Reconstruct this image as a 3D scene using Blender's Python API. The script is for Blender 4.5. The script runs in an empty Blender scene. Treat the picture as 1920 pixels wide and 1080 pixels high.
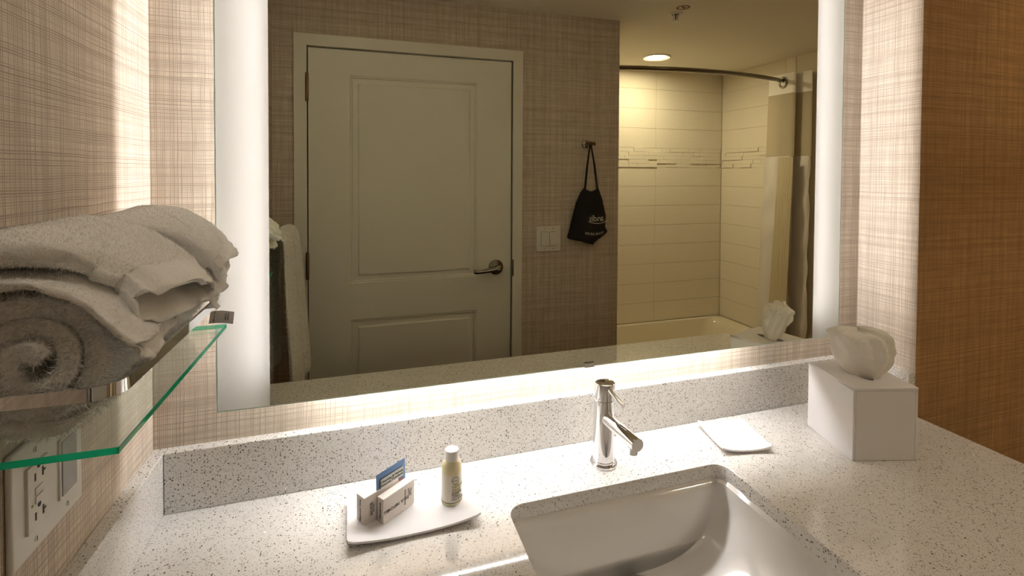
import bpy, bmesh, math, random
import numpy as np
from mathutils import Matrix, Vector, noise
random.seed(7); rng = np.random.default_rng(7)
PI = math.pi
S = bpy.context.scene
C = S.collection
# ------------------------------------------------------------------ camera, light, exposure
# z = 0 is the counter top, x = 0 the left wall, y = 0 the wall behind the mirror
cam = bpy.data.cameras.new('camera'); co = bpy.data.objects.new('camera', cam); C.objects.link(co)
R_ = Vector((0.95470216, -0.29752067, 0.00502361)); U_ = Vector((0.00163845, 0.02213829, 0.99975358))
F_ = Vector((0.29755857, 0.95445867, -0.02162294))
co.matrix_world = Matrix(((R_.x, U_.x, -F_.x, .3288), (R_.y, U_.y, -F_.y, -.9426), (R_.z, U_.z, -F_.z, .5648), (0, 0, 0, 1)))
cam.sensor_width = 36; cam.lens = 915.704 / 1920 * 36; cam.shift_y = (343.53 - 540) / 1920
cam.clip_start = .02; cam.clip_end = 50
S.camera = co
w = bpy.data.worlds.new('world'); S.world = w; w.use_nodes = True
w.node_tree.nodes['Background'].inputs[0].default_value = (0, 0, 0, 1)
S.view_settings.view_transform = 'Standard'; S.view_settings.look = 'None'
S.view_settings.gamma = 1; S.view_settings.use_curve_mapping = False
S.view_settings.exposure = 0.0
LED_SIDE = 44.0; LED_BOTTOM = 46.0; FILL_TOP = 75.0; LED_COL = (1.0, .975, .95)
WARM = (1.0, .87, .66); SOFT = (1.0, .92, .80); WARMER = (1.0, .76, .45)
FILL_VANITY = 21.0; FILL_TOILET = 38.0; DOWN_TUB = 210.0

# ------------------------------------------------------------------ dimensions
M = .07                       # mirror face stands this far off its wall
YD, TY = -1.309, -2.253       # door wall, tub back wall
XR, YR = 1.5688, -.1429       # right end of the niche, depth of the niche
XW, TX = 1.5285, 2.9386       # end of door wall, right wall
ZC, ZF = 1.30, -.90           # ceiling, floor
TS, HS = .0208, .1016         # splash thickness and height
CF = -.615                    # counter front

# ------------------------------------------------------------------ materials
MATS = {}
def srgb(r, g, b):
    f = lambda c: (c / 255 / 12.92) if c <= 10 else ((c / 255 + .055) / 1.055) ** 2.4
    return (f(r), f(g), f(b), 1)
def mat(name, col=(.8, .8, .8), rough=.5, metal=0., **kw):
    m = bpy.data.materials.new(name); m.use_nodes = True
    b = m.node_tree.nodes['Principled BSDF']
    b.inputs['Base Color'].default_value = tuple(col)[:3] + (1,)
    b.inputs['Roughness'].default_value = rough; b.inputs['Metallic'].default_value = metal
    for k, v in kw.items():
        b.inputs[k.replace('_', ' ')].default_value = v
    MATS[name] = m
    return m
class NT:
    def __init__(s, m): s.t = m.node_tree; s.b = s.t.nodes.get('Principled BSDF')
    def n(s, typ, **kw):
        nd = s.t.nodes.new('ShaderNode' + typ)
        for k, v in kw.items():
            if k.startswith('i_'):
                key = k[2:]; key = int(key) if key.isdigit() else key.replace('_', ' ')
                nd.inputs[key].default_value = v
            else: setattr(nd, k, v)
        return nd
    def l(s, a, b): s.t.links.new(a, b)
    def math(s, op, a, b=None, clamp=False):
        nd = s.n('Math', operation=op); nd.use_clamp = clamp
        for i, v in enumerate((a, b)):
            if v is None: continue
            if isinstance(v, (int, float)): nd.inputs[i].default_value = v
            else: s.l(v, nd.inputs[i])
        return nd.outputs[0]
    def ramp(s, fac, stops):
        nd = s.n('ValToRGB'); r = nd.color_ramp
        r.elements[0].position, r.elements[0].color = stops[0]; r.elements[1].position, r.elements[1].color = stops[-1]
        for p, c in stops[1:-1]:
            e = r.elements.new(p); e.color = c
        s.l(fac, nd.inputs[0]); return nd.outputs[0]
    def mix(s, fac, a, b, blend='MIX'):
        nd = s.n('Mix', data_type='RGBA', blend_type=blend)
        for i, v in ((0, fac), (6, a), (7, b)):
            if isinstance(v, (int, float)): nd.inputs[i].default_value = v
            elif isinstance(v, tuple): nd.inputs[i].default_value = v
            else: s.l(v, nd.inputs[i])
        return nd.outputs[2]
def wallpaper(name, lite, mid, dark):
    m = mat(name, rough=.85); t = NT(m)
    uv = t.n('UVMap').outputs[0]
    sx = t.n('SeparateXYZ'); t.l(uv, sx.inputs[0]); U, V = sx.outputs[0], sx.outputs[1]
    def noise2(a, b, sc, off, det=1.):
        cb = t.n('CombineXYZ'); t.l(t.math('ADD', a, off), cb.inputs[0]); t.l(b, cb.inputs[1])
        nz = t.n('TexNoise', i_Scale=sc, i_Detail=det); nz.noise_dimensions = '2D'; t.l(cb.outputs[0], nz.inputs['Vector']); return nz.outputs['Fac']
    def threads(a, b, per, off, lo, gain):
        wob = t.math('MULTIPLY', t.math('SUBTRACT', noise2(a, b, 14., off), .5), per * 1.1)
        q = t.math('DIVIDE', t.math('ADD', a, wob), per)
        idn = t.math('FLOOR', q); fr = t.math('FRACT', q)
        line = t.math('POWER', t.math('SINE', t.math('MULTIPLY', fr, PI)), 2.2)
        wn = t.n('TexWhiteNoise', noise_dimensions='1D'); t.l(t.math('ADD', idn, off), wn.inputs['W'])
        al = noise2(t.math('MULTIPLY', idn, 3.7), t.math('MULTIPLY', b, 9.), 1., off, 2.)
        d = t.math('MULTIPLY', t.math('SUBTRACT', t.math('ADD', t.math('MULTIPLY', wn.outputs[0], .75), t.math('MULTIPLY', al, .9)), lo), gain, True)
        return t.math('MULTIPLY', line, d)
    v1 = threads(U, V, .0027, 3., .36, 1.25); h1 = threads(V, U, .0029, 17., .36, 1.25)
    v2 = threads(U, V, .0030, 29., .98, 2.4); h2 = threads(V, U, .0032, 41., .98, 2.4)
    s1 = t.math('MAXIMUM', t.math('MAXIMUM', v1, h1), t.math('MAXIMUM', v2, h2))
    blot = t.math('MULTIPLY', t.math('ADD', noise2(t.math('MULTIPLY', U, 90.), t.math('MULTIPLY', V, 9.), 1., 53.), noise2(t.math('MULTIPLY', U, 9.), t.math('MULTIPLY', V, 90.), 1., 61.)), .5)
    c = t.mix(t.math('MULTIPLY', t.math('SUBTRACT', blot, .25), 1.7, True), lite, mid); c = t.mix(t.math('MULTIPLY', s1, .66), c, dark)
    t.l(c, t.b.inputs['Base Color'])
    bp = t.n('Bump', i_Strength=.25, i_Distance=.0006); t.l(t.math('SUBTRACT', 1., s1), bp.inputs['Height']); t.l(bp.outputs[0], t.b.inputs['Normal'])
    return m
wallpaper('paper', srgb(226, 213, 198), srgb(206, 191, 174), srgb(104, 82, 62))
wallpaper('dim_paper', srgb(190, 148, 96), srgb(166, 124, 78), srgb(70, 44, 22))  # same paper, browned to put the alcove's dim warm light into its colour
def quartz():
    m = mat('quartz', rough=.06, IOR=1.5, Coat_Weight=.25, Coat_Roughness=.04); t = NT(m)
    tc = t.n('TexCoord').outputs['Object']
    def specks(scale, frac, size, seed):
        mp = t.n('Mapping'); t.l(tc, mp.inputs[0]); mp.inputs['Location'].default_value = (seed, seed * 2.1, seed * .7)
        ns = t.n('TexNoise', i_Scale=scale * 1.7, i_Detail=1.); t.l(mp.outputs[0], ns.inputs['Vector'])
        ad = t.n('VectorMath', operation='MULTIPLY_ADD'); t.l(ns.outputs['Color'], ad.inputs[0]); ad.inputs[1].default_value = (.55 / scale,) * 3; t.l(mp.outputs[0], ad.inputs[2])
        v = t.n('TexVoronoi', i_Scale=scale); t.l(ad.outputs[0], v.inputs['Vector'])
        sp = t.n('SeparateColor'); t.l(v.outputs['Color'], sp.inputs[0])
        on = t.math('LESS_THAN', sp.outputs[0], frac)
        sz = t.math('MULTIPLY', t.math('ADD', sp.outputs[1], .45), size)
        return t.math('MULTIPLY', on, t.math('LESS_THAN', v.outputs['Distance'], sz)), sp.outputs[2]
    a, ca = specks(260, .38, .27, 1.3); b, cb = specks(520, .46, .32, 5.1); c, cc = specks(160, .012, .25, 9.7)
    n = t.n('TexNoise', i_Scale=40., i_Detail=3.); t.l(tc, n.inputs['Vector'])
    base = t.mix(n.outputs['Fac'], srgb(214, 211, 207), srgb(228, 225, 221))
    dk = t.mix(ca, srgb(46, 43, 40), srgb(132, 124, 116)); db = t.mix(cb, srgb(90, 84, 78), srgb(170, 160, 150))
    col = t.mix(b, base, db); col = t.mix(a, col, dk); col = t.mix(c, col, (1, 1, 1, 1))
    t.l(col, t.b.inputs['Base Color'])
    return m
quartz()
mat('ceiling_paint', srgb(238, 231, 216), .9)
mat('door_paint', srgb(224, 221, 210), .45)
mat('floor_tile', srgb(140, 122, 100), .4)
mat('chrome', (.86, .87, .9), .05, 1)
mat('dark_nickel', (.24, .22, .19), .22, 1)
mat('bronze', (.22, .13, .08), .35, 1)
mat('brushed', (.42, .38, .32), .2, 1)
mat('mirror', (.765, .765, .625), 0., 1)
mat('chassis', (.55, .55, .55), .6)
mat('glass_edge', (.72, .86, .78), .15, Transmission_Weight=.3)
mat('porcelain', srgb(226, 223, 220), .08, Coat_Weight=.5)
mat('acrylic', srgb(228, 218, 196), .12)
mat('plastic_white', srgb(222, 219, 212), .35)
mat('plastic_grey', srgb(168, 168, 166), .25)
mat('slot_black', (.015, .013, .012), .6)
mat('green_led', (.35, .5, .15), .4)
mat('frosted_acrylic', srgb(228, 224, 224), .38, Subsurface_Weight=.35, Subsurface_Scale=.012, Subsurface_Radius=(1., .9, .85))
mat('tissue', srgb(232, 226, 216), .9)
mat('black_cloth', (.008, .007, .008), .85)
mat('print_white', (.75, .75, .72), .6)
mat('print_black', (.02, .018, .018), .6)
mat('print_lemon', srgb(150, 140, 40), .6)
mat('print_red', srgb(150, 30, 20), .5)
mat('paper_white', srgb(226, 218, 212), .55)
mat('bottle', srgb(226, 215, 178), .3, Subsurface_Weight=.25, Subsurface_Scale=.006)
mat('bottle_label', srgb(226, 220, 205), .35)
mat('cap', srgb(240, 238, 236), .4)
mat('sachet_blue', srgb(88, 122, 168), .35)
mat('sachet_label', srgb(205, 208, 205), .4)
mat('skin_print', srgb(190, 140, 125), .5)
mat('grey_tag', srgb(165, 158, 152), .7)
mat('header_cloth', srgb(242, 238, 230), .85)
mat('liner_cloth', srgb(196, 182, 152), .7)
mat('grout', srgb(226, 216, 194), .8)
def tile_mat():
    m = mat('tile', rough=.22); t = NT(m)
    mp = t.n('Mapping'); t.l(t.n('UVMap').outputs[0], mp.inputs[0]); mp.inputs['Scale'].default_value = (8, 320, 1)
    nz = t.n('TexNoise', i_Scale=1., i_Detail=2.); t.l(mp.outputs[0], nz.inputs['Vector'])
    t.l(t.mix(nz.outputs['Fac'], srgb(226, 216, 196), srgb(238, 230, 213)), t.b.inputs['Base Color'])
    bp = t.n('Bump', i_Strength=.3, i_Distance=.0006); t.l(nz.outputs['Fac'], bp.inputs['Height']); t.l(bp.outputs[0], t.b.inputs['Normal'])
tile_mat()
def towel_mat():
    m = mat('towel', rough=1.); t = NT(m); t.b.inputs['Sheen Weight'].default_value = .4
    nz = t.n('TexNoise', i_Scale=260., i_Detail=3.); t.l(t.n('TexCoord').outputs['Object'], nz.inputs['Vector'])
    t.l(t.mix(nz.outputs['Fac'], srgb(243, 239, 233), srgb(253, 252, 249)), t.b.inputs['Base Color'])
    bp = t.n('Bump', i_Strength=.8, i_Distance=.002); t.l(nz.outputs['Fac'], bp.inputs['Height']); t.l(bp.outputs[0], t.b.inputs['Normal'])
towel_mat()
def woven(name, a, b, transl):
    m = mat(name, rough=.85); t = NT(m)
    w_ = t.n('TexWave', i_Scale=90., i_Distortion=.6); t.l(t.n('UVMap').outputs[0], w_.inputs['Vector'])
    t.l(t.mix(w_.outputs['Fac'], a, b), t.b.inputs['Base Color'])
    if transl:
        tr = t.n('BsdfTranslucent'); tr.inputs[0].default_value = b; tp = t.n('BsdfTransparent')
        mx = t.n('MixShader', i_0=.35); mx2 = t.n('MixShader', i_0=transl)
        out = t.t.nodes['Material Output']
        t.l(t.b.outputs[0], mx.inputs[1]); t.l(tr.outputs[0], mx.inputs[2]); t.l(mx.outputs[0], mx2.inputs[1]); t.l(tp.outputs[0], mx2.inputs[2]); t.l(mx2.outputs[0], out.inputs[0])
woven('curtain_cloth', srgb(206, 198, 190), srgb(236, 231, 224), 0)
woven('sheer_cloth', srgb(212, 200, 175), srgb(226, 216, 194), .25)
def frosted():
    m = mat('frosted_glass', rough=.35); t = NT(m)
    tr = t.n('BsdfTranslucent'); tr.inputs[0].default_value = (.275, .27, .26, 1)
    t.b.inputs['Base Color'].default_value = (.8, .82, .78, 1)
    mx = t.n('MixShader', i_0=.6); t.l(t.b.outputs[0], mx.inputs[1]); t.l(tr.outputs[0], mx.inputs[2]); t.l(mx.outputs[0], t.t.nodes['Material Output'].inputs[0])
frosted()
def clear_glass():
    m = mat('clear_glass'); t = NT(m)
    tp = t.n('BsdfTransparent'); tp.inputs[0].default_value = (.93, .97, .95, 1)
    gl = t.n('BsdfGlossy'); gl.inputs['Roughness'].default_value = .0
    fr = t.n('LayerWeight'); fc = t.math('ADD', t.math('MULTIPLY', t.math('POWER', fr.outputs['Facing'], 4.), .8), .04); mx = t.n('MixShader'); t.l(fc, mx.inputs[0]); t.l(tp.outputs[0], mx.inputs[1]); t.l(gl.outputs[0], mx.inputs[2])
    t.l(mx.outputs[0], t.t.nodes['Material Output'].inputs[0])
clear_glass()
def green_edge():
    m = mat('green_glass_edge', srgb(20, 150, 105), .08); t = NT(m)
    tr = t.n('BsdfTranslucent'); tr.inputs[0].default_value = (.02, .75, .42, 1)
    mx = t.n('MixShader', i_0=.6); t.l(t.b.outputs[0], mx.inputs[1]); t.l(tr.outputs[0], mx.inputs[2]); t.l(mx.outputs[0], t.t.nodes['Material Output'].inputs[0])
green_edge()
def emit(name, col, s):
    m = mat(name); t = NT(m); e = t.n('Emission', i_Strength=s); e.inputs[0].default_value = tuple(col) + (1,)
    t.l(e.outputs[0], t.t.nodes['Material Output'].inputs[0]); return m
emit('led_side', LED_COL, LED_SIDE); emit('led_bottom', LED_COL, LED_BOTTOM)
emit('fill_vanity', SOFT, FILL_VANITY); emit('fill_top', LED_COL, FILL_TOP); emit('fill_toilet', WARMER, FILL_TOILET); emit('lamp_tub', WARM, DOWN_TUB)

# ------------------------------------------------------------------ mesh helpers
def boxuv(me, off=(0, 0)):
    uv = me.uv_layers.new(name='UVMap') if not me.uv_layers else me.uv_layers[0]
    n = len(me.loops); 
    if not n: return
    co_ = np.empty(len(me.vertices) * 3); me.vertices.foreach_get('co', co_); co_ = co_.reshape(-1, 3)
    vi = np.empty(n, int); me.loops.foreach_get('vertex_index', vi)
    nr = np.empty(len(me.polygons) * 3); me.polygons.foreach_get('normal', nr); nr = np.abs(nr.reshape(-1, 3))
    ls = np.empty(len(me.polygons), int); me.polygons.foreach_get('loop_total', ls)
    ax = np.repeat(nr.argmax(1), ls); p = co_[vi]
    u = np.where(ax == 0, p[:, 1], p[:, 0]); v = np.where(ax == 2, p[:, 1], p[:, 2])
    uv.data.foreach_set('uv', np.stack([u + off[0], v + off[1]], 1).ravel())
def tag(o, label=None, cat=None, group=None, kind=None):
    for k, v in (('label', label), ('category', cat), ('group', group), ('kind', kind)):
        if v: o[k] = v
    return o
def link(o, parent=None):
    C.objects.link(o)
    if parent is not None:
        o.parent = parent; o.matrix_parent_inverse = parent_inv(parent)
    return o
def parent_inv(p):
    # meshes carry world coordinates: a thing's Empty is only translated, its parts sit at the origin
    return Matrix.Identity(4) if p.parent is not None else Matrix.Translation(p.location).inverted()
def thing(name, loc, label, cat, group=None):
    o = bpy.data.objects.new(name, None); o.location = loc; o.empty_display_size = .02; C.objects.link(o)
    return tag(o, label, cat, group)
def mesh_from(verts, faces, name='mesh'):
    me = bpy.data.meshes.new(name); me.from_pydata([tuple(v) for v in verts], [], faces); me.update(); return me
def add(name, src, m, parent=None, smooth=False, angle=None, kind=None, mats2=None):
    """src: bmesh or mesh in world coordinates -> one object"""
    if isinstance(src, bmesh.types.BMesh):
        bmesh.ops.recalc_face_normals(src, faces=src.faces)
        me = bpy.data.meshes.new(name); src.to_mesh(me); src.free()
    else: me = src; me.name = name
    me.materials.append(MATS[m])
    for x in (mats2 or []): me.materials.append(MATS[x])
    if smooth:
        me.polygons.foreach_set('use_smooth', [True] * len(me.polygons))
        if angle: me.set_sharp_from_angle(angle=math.radians(angle))
    boxuv(me)
    o = bpy.data.objects.new(name, me); link(o, parent)
    if kind: o['kind'] = kind
    return o
def BM(): return bmesh.new()
def box(bm, x0, x1, y0, y1, z0, z1, bevel=0, seg=2):
    r = bmesh.ops.create_cube(bm, size=1)
    vs = r['verts']
    for v in vs:
        v.co = Vector(((x0 + x1) / 2 + v.co.x * (x1 - x0), (y0 + y1) / 2 + v.co.y * (y1 - y0), (z0 + z1) / 2 + v.co.z * (z1 - z0)))
    if bevel:
        es = list({e for v in vs for e in v.link_edges})
        bmesh.ops.bevel(bm, geom=es, offset=bevel, segments=seg, affect='EDGES', profile=.5)
    return bm
def lathe(bm, prof, n=32, mtx=None, cap=True):
    rings = []
    for r, z in prof:
        ring = [bm.verts.new((r * math.cos(2 * PI * i / n), r * math.sin(2 * PI * i / n), z)) for i in range(n)]
        rings.append(ring)
    for a, b in zip(rings, rings[1:]):
        for i in range(n): bm.faces.new((a[i], a[(i + 1) % n], b[(i + 1) % n], b[i]))
    if cap:
        bm.faces.new(rings[0][::-1]); bm.faces.new(rings[-1])
    if mtx is not None: bmesh.ops.transform(bm, matrix=mtx, verts=[v for r in rings for v in r])
    return bm
def axis_mtx(p, d, up=(0, 0, 1)):
    d = Vector(d).normalized(); u = Vector(up)
    if abs(d.dot(u)) > .98: u = Vector((0, 1, 0))
    x = u.cross(d).normalized(); y = d.cross(x)
    return Matrix(((x.x, y.x, d.x, p[0]), (x.y, y.y, d.y, p[1]), (x.z, y.z, d.z, p[2]), (0, 0, 0, 1)))
def tube(bm, pts, r, n=12, closed=False, rect=None, caps=True):
    pts = [Vector(p) for p in pts]; N = len(pts); rings = []; prev = None
    for i, p in enumerate(pts):
        a = pts[(i - 1) % N] if (closed or i) else pts[0]; b = pts[(i + 1) % N] if (closed or i < N - 1) else pts[-1]
        d = (b - a).normalized(); u = Vector((0, 0, 1))
        if abs(d.dot(u)) > .95: u = Vector((0, 1, 0)) if prev is None else prev
        x = d.cross(u).normalized(); y = x.cross(d); prev = y
        if rect: offs = [(-rect[0], -rect[1]), (rect[0], -rect[1]), (rect[0], rect[1]), (-rect[0], rect[1])]
        else:
            rr = r[i] if isinstance(r, (list, tuple)) else r
            offs = [(rr * math.cos(2 * PI * k / n), rr * math.sin(2 * PI * k / n)) for k in range(n)]
        rings.append([bm.verts.new(p + x * o[0] + y * o[1]) for o in offs])
    m_ = len(rings[0]); R2 = list(zip(rings, rings[1:])) + ([(rings[-1], rings[0])] if closed else [])
    for a, b in R2:
        for k in range(m_): bm.faces.new((a[k], a[(k + 1) % m_], b[(k + 1) % m_], b[k]))
    if caps and not closed: bm.faces.new(rings[0][::-1]); bm.faces.new(rings[-1])
    return bm
def rrect(x0, x1, y0, y1, r, n=6):
    out = []
    for cx, cy, a0 in ((x1 - r, y1 - r, 0), (x0 + r, y1 - r, PI / 2), (x0 + r, y0 + r, PI), (x1 - r, y0 + r, 1.5 * PI)):
        for i in range(n + 1):
            a = a0 + PI / 2 * i / n; out.append((cx + r * math.cos(a), cy + r * math.sin(a)))
    return out
def curve_mesh(loops, half, mtx=Matrix.Identity(4), bevel=0):
    cu = bpy.data.curves.new('tmp', 'CURVE'); cu.dimensions = '2D'; cu.fill_mode = 'BOTH'; cu.extrude = half; cu.bevel_depth = bevel; cu.bevel_resolution = 1
    for lp in loops:
        sp = cu.splines.new('POLY'); sp.points.add(len(lp) - 1); sp.use_cyclic_u = True
        for p, q in zip(sp.points, lp): p.co = (q[0], q[1], 0, 1)
    o = bpy.data.objects.new('tmp', cu); C.objects.link(o); bpy.context.view_layer.update()
    me = bpy.data.meshes.new_from_object(o.evaluated_get(bpy.context.evaluated_depsgraph_get())); bpy.data.objects.remove(o)
    me.transform(mtx); return me
def text_mesh(s, size, align='CENTER', extrude=.00015, space=1., line=1., shear=0.):
    cu = bpy.data.curves.new('tmp', 'FONT'); cu.body = s; cu.size = size; cu.align_x = align; cu.align_y = 'CENTER'; cu.extrude = extrude
    cu.space_character = space; cu.space_line = line; cu.shear = shear; cu.resolution_u = 2
    o = bpy.data.objects.new('tmp', cu); C.objects.link(o); bpy.context.view_layer.update()
    me = bpy.data.meshes.new_from_object(o.evaluated_get(bpy.context.evaluated_depsgraph_get())); bpy.data.objects.remove(o)
    return me
def frame(p, x, y):
    x = Vector(x).normalized(); y = Vector(y); z = x.cross(y).normalized(); y = z.cross(x)
    return Matrix(((x.x, y.x, z.x, p[0]), (x.y, y.y, z.y, p[1]), (x.z, y.z, z.z, p[2]), (0, 0, 0, 1)))
def fuzz(me, count, ln, wd, lim=None):
    """short pile: thin blades standing on the surface, in the same mesh"""
    me.calc_loop_triangles(); nt = len(me.loop_triangles)
    tv = np.empty(nt * 3, int); me.loop_triangles.foreach_get('vertices', tv); tv = tv.reshape(-1, 3)
    v = np.empty(len(me.vertices) * 3); me.vertices.foreach_get('co', v); v = v.reshape(-1, 3)
    a, b, c = v[tv[:, 0]], v[tv[:, 1]], v[tv[:, 2]]; nn = np.cross(b - a, c - a); ar = np.linalg.norm(nn, axis=1); nn /= ar[:, None] + 1e-12
    if lim:   # leave the woven hem bare
        pi_ = np.empty(nt, int); me.loop_triangles.foreach_get('polygon_index', pi_); ar = ar * ((pi_ < lim) & (pi_ % 2 == 0))
    k = rng.choice(nt, count, p=ar / ar.sum()); r1 = np.sqrt(rng.random(count))[:, None]; r2 = rng.random(count)[:, None]
    p = (1 - r1) * a[k] + r1 * (1 - r2) * b[k] + r1 * r2 * c[k]; n = nn[k]
    rd = rng.normal(size=(count, 3)); t = np.cross(n, rd); t /= np.linalg.norm(t, axis=1)[:, None] + 1e-12
    lean = rng.normal(size=(count, 3)) * .55
    L = ln * (.5 + rng.random(count))[:, None]
    tip = p + (n + lean) * L; w2 = wd * (.6 + .8 * rng.random(count))[:, None] / 2
    V = np.concatenate([v, (np.stack([p - t * w2, p + t * w2, tip], 1)).reshape(-1, 3)])
    base = len(v); F = [tuple(pl.vertices) for pl in me.polygons]
    F += [(base + 3 * i, base + 3 * i + 1, base + 3 * i + 2) for i in range(count)]
    m2 = bpy.data.meshes.new(me.name); m2.from_pydata(V.tolist(), [], F); m2.update(); return m2

# ------------------------------------------------------------------ room shell
def struct(name, x0, x1, y0, y1, z0, z1, m):
    o = add(name, box(BM(), x0, x1, y0, y1, z0, z1), m); o['kind'] = 'structure'; return o
T = .1
struct('floor', -T, TX + T, TY - T, T, ZF - T, ZF, 'floor_tile')
struct('ceiling', -T, TX + T, TY - T, T, ZC, ZC + T, 'ceiling_paint')
struct('wall_left', -T, 0, YD, 0, ZF, ZC, 'paper')
struct('wall_back', -T, XR, 0, T, ZF, ZC, 'paper')
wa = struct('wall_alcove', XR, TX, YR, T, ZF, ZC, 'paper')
wa.data.materials.append(MATS['dim_paper'])
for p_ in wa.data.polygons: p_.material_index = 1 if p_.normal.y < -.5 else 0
struct('wall_right', TX, TX + T, -1.20, T, ZF, ZC, 'paper')
def wall_front():
    me = curve_mesh([[(-T, ZF), (.128, ZF), (.128, 1.068), (.988, 1.068), (.988, ZF), (XW, ZF), (XW, ZC), (-T, ZC)]], .06,
                    Matrix(((1, 0, 0, 0), (0, 0, -1, YD - .06), (0, 1, 0, 0), (0, 0, 0, 1))))
    o = add('wall_front', me, 'paper'); o['kind'] = 'structure'
wall_front()
struct('wall_tub_left', XW - T, XW, TY, YD - .12, ZF, ZC, 'grout')
wtb = struct('wall_tub_back', XW - T, TX + T, TY - T, TY, ZF, ZC, 'grout')
wtr = struct('wall_tub_right', TX, TX + T, TY, -1.20, ZF, ZC, 'grout')
for nm, a in (('baseboard_alcove', (XR + .03, TX, YR - .012, YR, ZF, ZF + .1)), ('baseboard_front', (1.034, XW, YD, YD + .012, ZF, ZF + .1)), ('baseboard_right', (TX - .012, TX, -1.60, YR - .012, ZF, ZF + .1)), ('baseboard_left', (0, .012, YD, -.0, ZF, ZF + .1))):
    struct(nm, *a, 'door_paint')
# tiles of the tub surround: rows of long tiles with a band of stacked slips
RIM = -.505
rows = [(RIM + .1396 * i, RIM + .1396 * (i + 1)) for i in range(8)]
rows[-1] = (rows[-1][0], .6088)
rows += [(.7472 + .1396 * i, min(.7472 + .1396 * (i + 1), ZC)) for i in range(4)]
cache = {}
def piece(name, parent, wall, a0, a1, z0, z1, depth, gap=.0018):
    w_, h_ = a1 - a0 - gap, z1 - z0 - gap
    key = (name, wall, round(w_, 3), round(h_, 3), round(depth, 4))
    if key not in cache:
        bm = BM()
        if wall == 'b': box(bm, -w_ / 2, w_ / 2, 0, depth, -h_ / 2, h_ / 2)
        else: box(bm, -depth, 0, -w_ / 2, w_ / 2, -h_ / 2, h_ / 2)
        bmesh.ops.recalc_face_normals(bm, faces=bm.faces)
        me = bpy.data.meshes.new(name); bm.to_mesh(me); bm.free(); me.materials.append(MATS['tile']); boxuv(me, (random.random(), random.random())); cache[key] = me
    o = bpy.data.objects.new(name, cache[key]); C.objects.link(o); o.parent = parent
    c = (a0 + a1) / 2; z = (z0 + z1) / 2
    o.location = (c, TY, z) if wall == 'b' else (TX, c, z)
for z0, z1 in rows:
    for a0, a1 in ((XW, 1.7836), (1.7836, 2.3611), (2.3611, TX - .006)): piece('tile', wtb, 'b', a0, a1, z0, z1, .004)
    for a0, a1 in ((TY + .006, -1.6755), (-1.6755, -1.60)): piece('tile', wtr, 's', a0, a1, z0, z1, .004)
def mosaic(parent, wall, s0, s1):
    n = 5; h = (.7472 - .6088) / n
    for r in range(n):
        x = s0; first = True
        while x < s1 - .01:
            L = random.choice((.07, .1, .13, .16)) * (random.uniform(.4, 1) if first else 1); first = False
            e = min(x + L, s1); 
            if s1 - e < .025: e = s1
            piece('mosaic_slip', parent, wall, x, e, .6088 + h * r, .6088 + h * (r + 1), random.choice((.004, .004, .0055, .010)), .0012); x = e
mosaic(wtb, 'b', XW, TX - .012); mosaic(wtr, 's', TY + .012, -1.60)

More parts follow.
